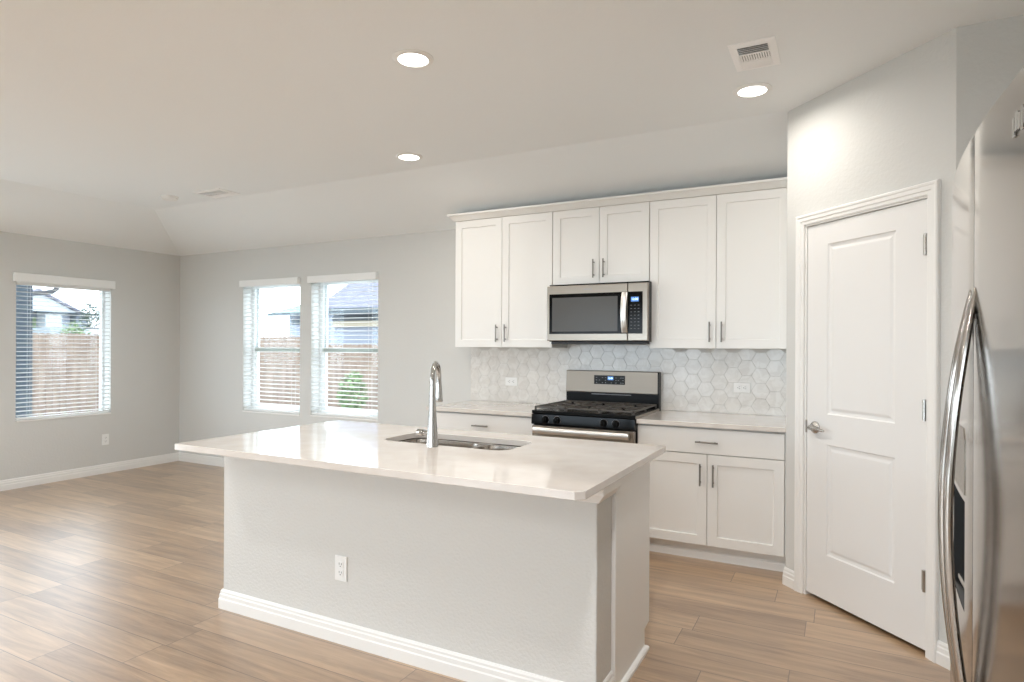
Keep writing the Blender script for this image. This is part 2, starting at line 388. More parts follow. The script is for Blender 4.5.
for h in (WL, WL2, WL3): portal((XL-TH-.02, (h[0]+h[1])/2, (h[2]+h[3])/2), (H2, 0, -H2), h[1]-h[0], h[3]-h[2])
for h in (W1, W2): portal(((h[0]+h[1])/2, YF+TH+.02, (h[2]+h[3])/2), (-H2, 0, 0), h[1]-h[0], h[3]-h[2])
for h in (BACK, BACK2): portal(((h[0]+h[1])/2, YB-TH-.02, (h[2]+h[3])/2), (H2, 0, 0), h[1]-h[0], h[3]-h[2])

def blind(kind, hole, label):
    a, b, z0, z1 = hole
    T = (lambda u, w, z: (XL - w, u, z)) if kind == 'L' else (lambda u, w, z: (u, YF + w, z))
    root = thing('window_blind', label, 'blinds', T((a+b)/2, .03, z0), group='white horizontal blinds')
    def bx(mb, u0, u1, w0, w1, c0, c1, r=0):
        p, q = T(u0, w0, c0), T(u1, w1, c1); A = (min(p[0], q[0]), max(p[0], q[0]), min(p[1], q[1]), max(p[1], q[1]), c0, c1)
        mb.rbox(*A, r=r) if r else mb.box(*A)
    lo, hi = (a-.028, b+.022) if kind == 'L' else (a-.015, b+.004); vb, vt = (z1-.014, z1+.070) if kind == 'L' else (z1-.045, z1+.024)
    O = lambda w: w if kind == 'L' else w
    s1 = 1 if kind == 'K' else 1
    v = MB(); bx(v, lo, hi, -.042, -.030, vb, vt, .003); bx(v, lo, lo+.012, -.030, -.0006, vb, vt, .003); bx(v, hi-.012, hi, -.030, -.0006, vb, vt, .003)
    bx(v, lo+.012, hi-.012, -.0305, -.0006, vt-.012, vt-.002)
    part('valance', v, 'blind', root)
    h = MB(); bx(h, a+.006, b-.006, .004, .054, z1-.042, z1-.002, .003); part('headrail', h, 'blind', root)
    s = MB(); n = 31; zt = z1-.065; zb = z0+.062
    for i in range(n):
        z = zt + (zb-zt)*i/(n-1)
        # a slightly crowned, nearly level slat
        pts = [(.004, z-.0035), (.017, z+.0005), (.030, z+.0018), (.043, z+.0012), (.056, z-.0005)]
        pr = pts + [(w, c-.0028) for w, c in reversed(pts)]
        vs = [T(a+.008, w, c) for w, c in pr] + [T(b-.008, w, c) for w, c in pr]; k = len(pr)
        s.add(vs, [tuple(range(k)), tuple(range(k, 2*k))[::-1]] + [(j, (j+1) % k, k+(j+1) % k, k+j) for j in range(k)])
    part('slats', s, 'blind', root)
    r = MB(); bx(r, a+.008, b-.008, .006, .054, z0+.020, z0+.040, .003); part('bottom_rail', r, 'blind', root)
    for u in (a+.12, b-.12):
        c = MB()
        for w in (.0035, .0565): c.tube([T(u, w, z0+.04), T(u, w, z1-.04)], .0011, 6)
        part('ladder_cord', c, 'blind', root)
    return root
blind('L', WL, 'white horizontal blind on the window in the left wall, fence and house behind')
blind('K', W1, 'white horizontal blind on the window nearer the room corner')
blind('K', W2, 'white horizontal blind on the window nearer the cabinets, big grey roof behind')

# ------------------------------------------------------------------ pantry door
door = thing('door_1', loc=(Px, Py, 0), rz=angP, kind='structure')
CP = [(0, -.0005), (0, -.011), (.006, -.013), (.018, -.013), (.021, -.017), (.038, -.018), (.043, -.021), (.052, -.021), (.056, -.016), (.056, -.0005)]
to3 = lambda a, b, c: MP @ Vector((a, c, b))
part('door_casing', MB().sweep([(D0-.004, 0), (D0-.004, DZ+.004), (D1+.004-.004, DZ+.004), (D1, 0)], CP, to3), 'trim', door, smooth=True, angle=20)
jb = MB(); jb.box(D0-.004, D0+.008, .0, .11, 0, DZ+.004, MP); jb.box(D1-.008, D1+.004, .0, .11, 0, DZ+.004, MP); jb.box(D0+.008, D1-.008, 0, .11, DZ-.006, DZ+.006, MP)
jb.box(D0+.008, D0+.020, .045, .08, 0, DZ-.006, MP); jb.box(D1-.020, D1-.008, .045, .08, 0, DZ-.006, MP); jb.box(D0+.02, D1-.02, .045, .08, DZ-.018, DZ-.006, MP)
part('door_jamb', jb, 'trim', door)
# leaf with two moulded panels: grid front
def panel_leaf(mb, x0, x1, z0, z1, yf, th, panels, Mx):
    xs = sorted({x0, x1, *[p[0] for p in panels], *[p[1] for p in panels]}); zs = sorted({z0, z1, *[p[2] for p in panels], *[p[3] for p in panels]})
    for i in range(len(xs)-1):
        for j in range(len(zs)-1):
            a, b, c, d = xs[i], xs[i+1], zs[j], zs[j+1]
            if any(p[0] <= a and p[1] >= b and p[2] <= c and p[3] >= d for p in panels): continue
            mb.add([Mx @ Vector(q) for q in ((a, yf, c), (b, yf, c), (b, yf, d), (a, yf, d))], [(0, 1, 2, 3)])
    for a, b, c, d in panels:
        prof = [(0, 0), (.006, .007), (.016, .009), (.022, .009), (.034, .004), (.040, .0035)]
        rings = [[Mx @ Vector(q) for q in ((a+o, yf+h, c+o), (b-o, yf+h, c+o), (b-o, yf+h, d-o), (a+o, yf+h, d-o))] for o, h in prof]
        vs = [v for r in rings for v in r]; fs = []
        for r in range(len(rings)-1):
            for k in range(4): fs.append((r*4+k, r*4+(k+1) % 4, r*4+4+(k+1) % 4, r*4+4+k))
        n = (len(rings)-1)*4; fs.append((n, n+1, n+2, n+3)); mb.add(vs, fs)
    V = lambda x, y, z: Mx @ Vector((x, y, z))
    mb.add([V(x0, yf, z0), V(x1, yf, z0), V(x1, yf, z1), V(x0, yf, z1), V(x0, yf+th, z0), V(x1, yf+th, z0), V(x1, yf+th, z1), V(x0, yf+th, z1)], [(4, 7, 6, 5), (0, 4, 5, 1), (1, 5, 6, 2), (2, 6, 7, 3), (3, 7, 4, 0)])
lf = MB(); panel_leaf(lf, D0+.011, D1-.011, .022, DZ-.010, .004, .035, [(.303, .722, 1.025, 1.945), (.303, .722, .265, .862)], MP)
leaf = part('door_leaf', lf, 'door', door)
# lever handle, rosette, latch
MH = MP @ Matrix.Translation((.222, .004, .945))
hm = MB(); hm.lathe([(.0, 0), (.033, 0), (.033, .006), (.028, .012), (.014, .016), (.012, .040), (.0, .040)], (0, 0, 0), 28, None)
hm.v = [MH @ (Matrix.Rotation(math.pi/2, 4, 'X') @ v) for v in hm.v]
hm.tube([MH @ Vector(p) for p in ((0, -.042, 0), (.012, -.052, .001), (.035, -.054, .002), (.065, -.053, 0), (.095, -.050, -.004), (.110, -.048, -.006))], [.011, .011, .010, .0085, .0075, .006], 12)
part('door_handle', hm, 'nickel', leaf, smooth=True)
la = MB(); la.rbox(D0+.004, D0+.0125, -.002, .014, .91, .98, .001, M4=MP); part('strike_plate', la, 'nickel', door)
for z in (1.853, 1.105, .335):
    hg = MB(); hg.tube([MP @ Vector((D1-.012, -.004, z-.048)), MP @ Vector((D1-.012, -.004, z+.048))], .0085, 10)
    hg.box(D1-.030, D1-.012, .0015, .0042, z-.045, z+.045, MP); part('hinge', hg, 'nickel', leaf, smooth=True)
    for k in (-1, 1): pass

# ------------------------------------------------------------------ cabinets
def shaker(name, x0, x1, z0, z1, yf, parent, rail=.060, flip=False, mirror=None):
    """five-piece shaker door facing -y (or +y when flip); front plane at yf"""
    mb = MB(); s = -1 if flip else 1; th = .020*s; dp = .009*s; r = rail
    def Y(v): return yf + v
    A = [(x0, z0), (x1, z0), (x1, z1), (x0, z1)]; B = [(x0+r, z0+r), (x1-r, z0+r), (x1-r, z1-r), (x0+r, z1-r)]
    C = [(x0+r+.003, z0+r+.003), (x1-r-.003, z0+r+.003), (x1-r-.003, z1-r-.003), (x0+r+.003, z1-r-.003)]
    e = .0015
    A1 = [(x0+e, z0+e), (x1-e, z0+e), (x1-e, z1-e), (x0+e, z1-e)]
    rings = [[(p[0], Y(th), p[1]) for p in A], [(p[0], Y(e*s), p[1]) for p in A], [(p[0], Y(0), p[1]) for p in A1], [(p[0], Y(0), p[1]) for p in B], [(p[0], Y(dp), p[1]) for p in C]]
    vs = [v for q in rings for v in q]; fs = [(3, 2, 1, 0), (16, 17, 18, 19)]
    for q in range(4):
        for k in range(4): fs.append((q*4+k, q*4+(k+1) % 4, q*4+4+(k+1) % 4, q*4+4+k))
    mb.add(vs, fs)
    return part(name, mb, 'cab', parent)
def pull(x, z, yf, parent, vertical=True, L=.140, s=1):
    mb = MB(); y = yf-.030*s; h = L/2
    if vertical:
        mb.tube([(x, y, z-h), (x, y, z+h)], .0055, 12)
        for k in (-1, 1): mb.tube([(x, yf+.0005*s, z+k*.048), (x, y, z+k*.048)], .0045, 10)
    else:
        mb.tube([(x-h, y, z), (x+h, y, z)], .0055, 12)
        for k in (-1, 1): mb.tube([(x+k*.048, yf+.0005*s, z), (x+k*.048, y, z)], .0045, 10)
    return part('handle', mb, 'pull', parent, smooth=True)
YU = 4.497; G = .0018
def upper(x0, x1, z0, label, xr=None, xl=None):
    root = thing('wall_cabinet', label, 'kitchen cabinet', ((x0+x1)/2, 4.78, z0), group='white shaker wall cabinets')
    b = MB().box(x0+.0005, x1-.0005, YU+.0215, YF-.001, z0, 2.4365)
    part('cabinet_body', b, 'cab', root)
    mid = (x0+x1)/2
    fr = MB().box(x0+.001, x1-.001, YU+.0205, YU+.0213, z0+.002, 2.436); part('face_frame', fr, 'cabbox', root)
    for a, c, hx in ((x0+G, mid-G, mid-.040), (mid+G, x1-G, mid+.040)):
        d = shaker('cabinet_door', a, c, z0+.001, 2.437, YU, root); pull(hx, z0+.115, YU, d)
    return root
upper(-2.905, -2.004, 1.374, 'white two-door wall cabinet left of the microwave, farthest from the pantry')
upper(-2.002, -1.236, 1.858, 'short white two-door wall cabinet directly above the microwave')
upper(-1.234, -.300, 1.374, 'white two-door wall cabinet between microwave and pantry wall')
part_f = MB().box(-.2995, Px-.0005, YU+.004, YU+.02, 1.374, 2.4365)
tag(part('filler_strip', part_f, 'cab'), 'narrow white filler strip between right wall cabinet and pantry wall', 'trim strip')
CR = [(-.02, 2.4385), (-.0005, 2.4385), (.010, 2.4385), (.016, 2.446), (.028, 2.460), (.040, 2.472), (.052, 2.478), (.052, 2.492), (-.02, 2.492)]
tag(part('crown_molding', MB().sweep([(Px-.0008, YU-.001), (-2.9055, YU-.001), (-2.9055, 4.655)][::-1], CR[::-1] if False else [(-o, z) for o, z in CR], xy), 'cab'), 'white crown moulding running along the top of the wall cabinets', 'moulding')

YD = 4.137; ZT = .9012
def base_cab(x0, x1, label, ndoors=2, toe_l=True):
    root = thing('base_cabinet', label, 'kitchen cabinet', ((x0+x1)/2, 4.45, 0), group='white shaker base cabinets')
    part('cabinet_body', MB().box(x0, x1, YD+.0215, YF-.001, .105, .8705), 'cab', root)
    part('face_frame', MB().box(x0+.001, x1-.001, YD+.0205, YD+.0213, .107, .869), 'cabbox', root)
    part('toe_kick', MB().box(x0, x1, YD+.085, YD+.10, 0, .1045), 'cab', root)
    q = MB().sweep([(x0, YD+.0845), (x1, YD+.0845)], [(0, 0), (0, .055), (-.005, .055), (-.007, .045), (-.010, .04), (-.012, .012), (-.014, 0)], xy); part('shoe_molding', q, 'trim', root)
    d = MB(); d.rbox(x0+G, x1-G, YD, YD+.02, .701, .858, .0015); dr = part('drawer_front', d, 'cab', root); pull((x0+x1)/2, .776, YD, dr, False)
    mid = (x0+x1)/2
    if ndoors == 2:
        for a, c, hx in ((x0+G, mid-G, mid-.040), (mid+G, x1-G, mid+.040)):
            k = shaker('cabinet_door', a, c, .113, .695, YD, root); pull(hx, .567, YD, k)
    return root
base_cab(-1.213, -.300, 'white base cabinet with one drawer between range and pantry')
base_cab(-2.880, -1.981, 'white base cabinet left of the range, mostly hidden behind the island')
tag(part('filler_strip', MB().box(-.2985, Px-.0005, YD+.012, YD+.03, .105, .87), 'cab'), 'narrow white filler strip between right base cabinet and pantry wall', 'trim strip')
def counter(x0, x1, label):
    mb = MB().rbox(x0, x1, 4.107, YF-.001, .8712, ZT, .003)
    return tag(part('countertop', mb, 'quartz'), label, 'countertop', 'white quartz worktops along the wall')
counter(-1.2125, Px-.001, 'white quartz worktop right of the range')
counter(-2.925, -1.9815, 'white quartz worktop left of the range')

# ------------------------------------------------------------------ hexagon backsplash
bs = thing('backsplash', 'white marble hexagon tile backsplash between worktop and wall cabinets', 'backsplash', (-1.55, 4.79, ZT))
bx0, bx1 = -2.925, Px-.001
part('grout_bed', MB().add([], []).box(bx0, bx1, 4.7905, YF-.0005, ZT+.0005, 1.372).box(-2.0, -1.237, 4.7905, YF-.0005, 1.372, 1.42), 'grout', bs)
def hexes():
    bm = bmesh.new(); lay = bm.faces.layers.float.new('tile')
    h = .1095; a = h/math.sqrt(3); px = 1.5*a; cx0 = -.411-30*px; cz0 = 1.017
    for i in range(0, 34):
        for j in range(-2, 5):
            cx = cx0+i*px; cz = cz0+(j+(.5 if i % 2 else 0))*h
            tx, tz = random.uniform(-.006, .006), random.uniform(-.006, .006); val = random.random()
            ra = a-.0009; rb = a-.0022; vs = []
            for r, dy in ((ra, 0), (ra, -.0018), (rb, -.0026)):
                vs.append([bm.verts.new((cx+r*math.cos(k*math.pi/3), 4.7895+dy+(tx*r*math.cos(k*math.pi/3)+tz*r*math.sin(k*math.pi/3) if dy else 0), cz+r*math.sin(k*math.pi/3))) for k in range(6)])
            fs = [bm.faces.new(vs[2])]
            for q in range(2):
                for k in range(6): fs.append(bm.faces.new((vs[q][k], vs[q][(k+1) % 6], vs[q+1][(k+1) % 6], vs[q+1][k])))
            for f in fs: f[lay] = val
    def cut(co, no):
        g = bm.verts[:]+bm.edges[:]+bm.faces[:]; bmesh.ops.bisect_plane(bm, geom=g, plane_co=co, plane_no=no, clear_outer=True)
    cut((bx0+.001, 0, 0), (-1, 0, 0)); cut((bx1-.0005, 0, 0), (1, 0, 0)); cut((0, 0, ZT+.001), (0, 0, -1)); cut((0, 0, 1.42), (0, 0, 1))
    # above the cabinet bottoms keep tiles only behind the microwave
    dl = [f for f in bm.faces if f.calc_center_median().z > 1.3715 and not (-1.999 < f.calc_center_median().x < -1.238)]
    bmesh.ops.delete(bm, geom=dl, context='FACES')
    bmesh.ops.recalc_face_normals(bm, faces=bm.faces)
    for v in bm.verts:
        if v.co.z > 1.3713 and not (-1.999 < v.co.x < -1.238): v.co.z = 1.3713
    me = bpy.data.meshes.new('hexagon_tiles'); inv = ROOT['backsplash'].inverted()
    bm.transform(inv); bm.to_mesh(me); bm.free()
    at = me.attributes['tile'] if 'tile' in me.attributes else None
    me.materials.append(M['tile']); o = bpy.data.objects.new('hexagon_tiles', me); COL.objects.link(o); o.parent = bs
hexes()

# ------------------------------------------------------------------ outlets
def outlet(name, put, label, horizontal=False, parent=None, group=None):
    """put(u, v, w): u along the plate, v up, w out of the wall"""
    root = parent
    if not parent: root = thing('wall_outlet', label, 'electrical outlet', put(0, 0, 0), group='white duplex outlets')
    def PB(u0, u1, v0, v1, w0, w1, r=.0):
        mb = MB(); t = MB()
        if r: t.rbox(u0, u1, v0, v1, w0, w1, r)
        else: t.box(u0, u1, v0, v1, w0, w1)
        q = [(a.y, a.x, a.z) if horizontal else (a.x, a.y, a.z) for a in t.v]
        mb.add([put(*a) for a in q], t.f); return mb
    pl = part('outlet_plate', PB(-.036, .036, -.058, .058, .0003, .006, .002), 'plastic', root)
    for s in (-1, 1):
        r = part('receptacle', PB(-.017, .017, s*.0195-.0145, s*.0195+.0145, .0061, .0085, .001), 'plastic', pl)
        sl = PB(-.008, -.0055, s*.0195-.002, s*.0195+.008, .0086, .0089); t = PB(.0055, .008, s*.0195-.002, s*.0195+.007, .0086, .0089); sl.add(t.v, t.f)
        t = PB(-.0025, .0025, s*.0195-.0105, s*.0195-.006, .0086, .0089); sl.add(t.v, t.f)
        if parent: sl_ = part('slots', sl, 'slot', root)
        else: part('slots', sl, 'slot', pl)
    return root
outlet('o', lambda u, v, w: (XL+w, 3.945-u, .362+v), 'white outlet low on the left wall below the window')
outlet('o', lambda u, v, w: (-.632+u, 4.7840-w, 1.092+v), 'white horizontal outlet on the backsplash right of the range', True)
outlet('o', lambda u, v, w: (-2.51+u, 4.7840-w, 1.080+v), 'white horizontal outlet on the backsplash left of the range', True)

# ------------------------------------------------------------------ island
IX0, IX1, IY0, IY1 = -2.884, -.757, 1.951, 3.070
BX0, BX1, BY0 = -2.880, -.805, 2.227
PY0, PY1, PYT = 2.402, 2.900, 2.825
isl = thing('kitchen_island', 'long kitchen island with textured half wall, white end panel and baseboard', 'kitchen island', (-1.83, 2.6, 0))
part('half_wall', MB().box(BX0, BX1, BY0, PY0-.001, 0, .8705), 'wall_island', isl, bevel=.006, smooth=False)
part('island_baseboard', MB().sweep([(BX0+.0, PY0-.001), (BX0, BY0), (BX1, BY0), (BX1, PY0-.004)], [(-o-.0003, z) for o, z in BP], xy), 'trim', isl)
tp = [(0, .8705), (-.037, .8705), (-.037, .838), (-.028, .826), (-.016, .812), (-.010, .802), (0, .802)]
part('top_trim', MB().sweep([(BX0-.0003, PY0-.001), (BX0-.0003, BY0-.0003), (BX1+.0003, BY0-.0003), (BX1+.0003, PY0)], tp, xy), 'trim', isl)
ep = MB().prism([(PY0+.0005, 0), (PYT, 0), (PYT, .095), (PY1, .105), (PY1, .8705), (PY0+.0005, .8705)], 'x', BX1-.004, BX1+.015)
part('end_panel', ep, 'cab', isl, bevel=.0015)
part('shoe_molding', MB().sweep([(BX1+.0152, PY0+.0005), (BX1+.0152, PYT+.001), (BX1, PYT+.001)], [(0, 0), (-.018, 0), (-.017, .012), (-.012, .018), (0, .022)], xy), 'trim', isl)
ep2 = MB().prism([(PY0+.0005, 0), (PYT, 0), (PYT, .095), (PY1, .105), (PY1, .8705), (PY0+.0005, .8705)], 'x', BX0, BX0+.02); part('end_panel', ep2, 'cab', isl)
part('cabinet_floor', MB().box(BX0+.021, BX1-.005, PY0, PY1-.02, .10, .118).box(BX0+.021, BX1-.005, PYT-.02, PYT, 0, .0995), 'cab', isl)
k = 4; w = (BX1-.005-BX0-.021)/k
for i in range(k):
    a = BX0+.021+i*w; d = shaker('cabinet_door', a+G, a+w-G, .118, .862, PY1+.001, isl, flip=True); pull(a+(w-.04 if i % 2 == 0 else .04), .74, PY1+.001, d, s=-1)
outlet('o', lambda u, v, w: (-2.060+u, BY0-w, .346+v), None, parent=isl)

# island worktop with clipped corners and a cut-out for the sink
SKx0, SKx1, SKy0, SKy1 = -2.105, -1.368, 2.545, 2.878
def rrect(x0, x1, y0, y1, r, n=8):
    pts = []
    for cx, cy, a0 in ((x1-r, y0+r, -90), (x1-r, y1-r, 0), (x0+r, y1-r, 90), (x0+r, y0+r, 180)):
        for k in range(n+1):
            a = math.radians(a0+90*k/n); pts.append((cx+r*math.cos(a), cy+r*math.sin(a)))
    return pts
def top_with_hole(outer, hole, z0, z1):
    bm = bmesh.new()
    def loop(p, z): return [bm.verts.new((a, b, z)) for a, b in p]
    for z in (z0, z1):
        o = loop(outer, z); h = loop(hole, z); es = []
        for L in (o, h):
            for i in range(len(L)): es.append(bm.edges.new((L[i], L[(i+1) % len(L)])))
        bmesh.ops.triangle_fill(bm, edges=es, use_beauty=True)
        if z == z0: o0, h0 = o, h
    for A, B in ((o0, o), (h0, h)):
        for i in range(len(A)): bm.faces.new((A[i], A[(i+1) % len(A)], B[(i+1) % len(A)], B[i]))
    mb = MB(); bm.verts.index_update(); mb.add([v.co.copy() for v in bm.verts], [tuple(v.index for v in f.verts) for f in bm.faces]); bm.free(); return mb
c = .028; c0 = .004
outer = [(IX0+c0, IY0), (IX1-c, IY0), (IX1, IY0+c), (IX1, IY1-.004), (IX1-.004, IY1), (IX0+.004, IY1), (IX0, IY1-.004), (IX0, IY0+c0)]
tag(part('island_countertop', top_with_hole(outer, rrect(SKx0, SKx1, SKy0, SKy1, .075), .8712, ZT), 'quartz', bevel=.002), 'large glossy white quartz worktop covering the island around the sink', 'countertop')

# sink
sk = thing('kitchen_sink', 'stainless steel double-bowl sink set under the island worktop', 'sink', (-1.74, 2.71, .66))
def bowl(x0, x1, y0, y1, zt, zb, name):
    mb = MB(); rings = []
    for (ins, z, r) in ((0, zt, .07), (.004, zt-.02, .068), (.010, zb+.04, .062), (.020, zb+.012, .055), (.045, zb, .045)):
        rings.append([(a, b, z) for a, b in rrect(x0+ins, x1-ins, y0+ins, y1-ins, r, 6)])
    n = len(rings[0]); vs = [v for r in rings for v in r]; fs = [tuple(range((len(rings)-1)*n, len(rings)*n))]
    for q in range(len(rings)-1):
        for k in range(n): fs.append((q*n+k, q*n+(k+1) % n, (q+1)*n+(k+1) % n, (q+1)*n+k))
    mb.add(vs, fs)
    o = part(name, mb, 'sink', sk, smooth=True, angle=50)
    d = MB().lathe([(.0, 0), (.042, 0), (.042, .002), (.034, .003), (.030, .0015), (.0, .0015)], ((x0+x1)/2, (y0+y1)/2, zb+.0005), 24); part('drain', d, 'chrome', o, smooth=True)
bowl(SKx0-.003, -1.672, SKy0-.004, SKy1, .864, .670, 'bowl')
bowl(-1.655, SKx1+.003, SKy0-.004, SKy1, .864, .690, 'bowl')
rim = top_with_hole(rrect(SKx0-.02, SKx1+.02, SKy0-.02, SKy1+.02, .08), rrect(SKx0-.0025, SKx1+.0025, SKy0-.0035, SKy1+.0035, .073), .8665, .8705)
part('rim', rim, 'sink', sk)
def webfill():   # land between the two bowls, flush with their top edges
    L = [p for p in rrect(-2.11, -1.672, SKy0-.004, SKy1, .07, 6)]; R = [p for p in rrect(-1.655, -1.36, SKy0-.004, SKy1, .07, 6)]
    right_edge = sorted([p for p in L if p[0] > -1.672-.0701], key=lambda p: p[1]); left_edge = sorted([p for p in R if p[0] < -1.655+.0701], key=lambda p: p[1])
    n = min(len(right_edge), len(left_edge)); mb = MB()
    vs = [(a, b, .8642) for a, b in right_edge[:n]] + [(a, b, .8642) for a, b in left_edge[:n]]
    mb.add(vs, [(i, i+1, n+i+1, n+i) for i in range(n-1)]); mb.add([(a, b, .8614) for a, b, z in [tuple(v) for v in vs]], [(i, n+i, n+i+1, i+1) for i in range(n-1)])
    return mb
part('divider', webfill(), 'sink', sk)

# faucet
fx, fy = -1.740, 2.497
fc = thing('kitchen_faucet', 'tall chrome pull-down faucet standing in front of the island sink', 'faucet', (fx, fy, ZT))
part('body', MB().lathe([(.0, .0003), (.029, .0003), (.0285, .006), (.026, .05), (.0215, .11), (.0175, .18), (.0150, .24), (.0135, .285), (.0, .285)], (fx, fy, ZT), 32), 'chrome', fc, smooth=True)
hx, hy = -.066, .150       # direction of the spout
path = []; R = math.hypot(hx, hy)/2; 
path = [(fx, fy, ZT+.280), (fx, fy, ZT+.300)]
for k in range(0, 13):
    a = math.pi*k/12; path.append((fx+hx/2*(1-math.cos(a)), fy+hy/2*(1-math.cos(a)), ZT+.315+.082*math.sin(a)))
path.append((fx+hx, fy+hy, ZT+.295))
part('spout', MB().tube(path, [.0135]+[.0130]*(len(path)-1), 16), 'chrome', fc, smooth=True)
part('spray_head', MB().lathe([(.0, 0), (.0175, 0), (.0195, .004), (.0185, .030), (.0165, .06), (.0150, .085), (.0138, .092), (.0, .092)][::-1] and [(.0, 0), (.0195, 0), (.0205, .004), (.0190, .030), (.0168, .06), (.0150, .085), (.0138, .098), (.0, .098)], (fx+hx, fy+hy, ZT+.200), 24), 'chrome', fc, smooth=True)
hd = MB(); d = Vector((-.95, .05, 0)).normalized(); p0 = Vector((fx, fy, ZT+.062))
hd.tube([p0+d*.012, p0+d*.050], .0135, 18); hd.tube([p0+d*.052, p0+d*.054, p0+d*.084, p0+d*.088], [.0135, .0165, .0175, .015], 18)
part('handle', hd, 'chrome', fc, smooth=True)

# ------------------------------------------------------------------ gas range
RX0, RX1 = -1.9785, -1.2155; RC = (RX0+RX1)/2; RY = 4.092
rg = thing('gas_range', 'freestanding stainless gas range with black cooktop between the base cabinets', 'stove', (RC, 4.42, 0))
part('range_body', MB().box(RX0, RX1, RY+.03, 4.770, .09, .900), 'black', rg)
part('kick_panel', MB().box(RX0+.02, RX1-.02, RY+.07, 4.70, 0, .0895), 'darkgrey', rg)
part('cooktop', MB().rbox(RX0-.001, RX1+.001, RY-.004, 4.718, .9005, .924, .004), 'black', rg)
part('cooktop_edge', MB().rbox(RX1+.0011, RX1+.0025, RY, 4.715, .901, .917, .0005), 'steel_h', rg)
pan = MB().prism([(RY+.0295, .824), (RY-.004, .824), (RY-.012, .832), (RY-.006, .897), (RY+.0295, .8998)], 'x', RX0, RX1)
cp = part('control_panel', pan, 'blackglass', rg)
for kx in (-1.868, -1.777, -1.432, -1.346):
    mk = Matrix.Rotation(math.pi/2, 4, 'X'); kb = MB().lathe([(.0, 0), (.026, 0), (.026, .004), (.021, .006), (.0195, .026), (.017, .030), (.0, .030)], (kx, RY-.010, .862), 28, mk)
    kb.rbox(kx-.004, kx+.004, RY-.048, RY-.030, .843, .881, .002)
    kn = part('knob', kb, 'black', cp, smooth=True)
    part('indicator_ring', MB().lathe([(.027, 0), (.0285, 0), (.0285, .0015), (.027, .0015)], (kx, RY-.0095, .862), 28, mk, ring=True), 'grey', kn)
od = MB().rbox(RX0+.003, RX1-.003, RY-.008, RY+.0295, .235, .815, .004); dr = part('oven_door', od, 'steel_h', rg)
part('oven_window', MB().rbox(RX0+.11, RX1-.11, RY-.0095, RY-.0082, .33, .66, .0005), 'blackglass', dr)
oh = MB(); oh.tube([(RX0+.030, RY-.046, .786), (RX1-.030, RY-.046, .786)], .0135, 16, sx=1.7)
for x in (RX0+.045, RX1-.045): oh.rbox(x-.012, x+.012, RY-.050, RY-.0085, .768, .796, .003)
part('door_handle', oh, 'bar', dr, smooth=True)
part('bottom_drawer', MB().rbox(RX0+.003, RX1-.003, RY-.004, RY+.0295, .10, .228, .004), 'steel_h', rg)
# burners and grates
for bx_, by_, r in ((-1.79, 4.25, .045), (-1.79, 4.53, .035), (-1.597, 4.39, .05), (-1.40, 4.25, .05), (-1.40, 4.53, .035)):
    bb = MB().lathe([(.0, 0), (r, 0), (r, .006), (r*.8, .008), (r*.8, .014), (r*.72, .016), (.0, .016)], (bx_, by_, .9245), 24); part('burner', bb, 'blackmat', rg, smooth=True)
zg = .952
for gx0, gx1 in ((RX0+.012, -1.726), (-1.722, -1.472), (-1.468, RX1-.012)):
    g = MB(); bw = .0055; y0, y1 = RY+.016, 4.690
    for x in (gx0+bw, gx1-bw): g.rbox(x-bw, x+bw, y0, y1, zg-.012, zg, .002)
    for y in (y0+bw, (y0+y1)/2, y1-bw): g.rbox(gx0, gx1, y-bw, y+bw, zg-.012, zg, .002)
    cx = (gx0+gx1)/2
    for yc in ((y0*3+y1)/4, (y0+y1*3)/4):
        for a in range(8):
            A = a*math.pi/4; ex = gx1-gx0; L_ = .5*ex if a % 4 == 0 else (.5*(y1-y0)/2 if a % 4 == 2 else .16)
            p = Vector((cx+.028*math.cos(A), yc+.028*math.sin(A), zg-.004)); q = Vector((cx+L_*.97*math.cos(A), yc+L_*.97*math.sin(A), zg-.004))
            q.x = min(max(q.x, gx0+.004), gx1-.004); q.y = min(max(q.y, yc-(y1-y0)/4+.004), yc+(y1-y0)/4-.004)
            g.tube([p, q], .0042, 6)
    for x in (gx0+bw, gx1-bw):
        for y in (y0+bw, (y0+y1)/2, y1-bw): g.box(x-bw, x+bw, y-bw, y+bw, .9243, zg-.010)
    part('grate', g, 'blackmat', rg)
# back guard
bgd = part('backguard', MB().box(RX0+.004, RX1-.004, 4.722, 4.780, .9005, 1.020), 'black', rg)
bp = part('backguard_panel', MB().prism([(4.716, 1.020), (4.780, 1.020), (4.780, 1.192), (4.728, 1.192), (4.724, 1.188), (4.712, 1.026)], 'x', RX0+.004, RX1-.012), 'guard', bgd)
part('side_cap', MB().box(RX1-.0118, RX1-.0035, 4.714, 4.780, 1.0202, 1.190), 'black', bgd)
dsp = part('display_panel', MB().rbox(-1.735, -1.483, 4.7145, 4.7175, 1.088, 1.158, .0008), 'blackglass', bgd)
part('clock_window', MB().rbox(-1.622, -1.577, 4.7128, 4.7143, 1.122, 1.150, .0004), 'dial', dsp)
FR = Matrix.Rotation(math.pi/2, 4, 'X')
text('clock_digits', '12:00', .017, 'digit', dsp, Matrix.Translation((-1.5995, 4.7122, 1.136)) @ FR, .0003)
for i, x in enumerate((-1.715, -1.690, -1.665, -1.640, -1.612, -1.592, -1.555, -1.535, -1.515, -1.498)):
    for z in (1.100, 1.120, 1.140):
        if (z > 1.11 and -1.63 < x < -1.57) or (i+int(z*100)) % 3 == 0: continue
        part('button', MB().box(x-.005, x+.005, 4.7138, 4.7144, z-.0018, z+.0018), 'grey', dsp)
part('vent_slot', MB().box(RX0+.22, RX1-.22, 4.7195, 4.7218, 1.006, 1.012), 'grey', bgd)

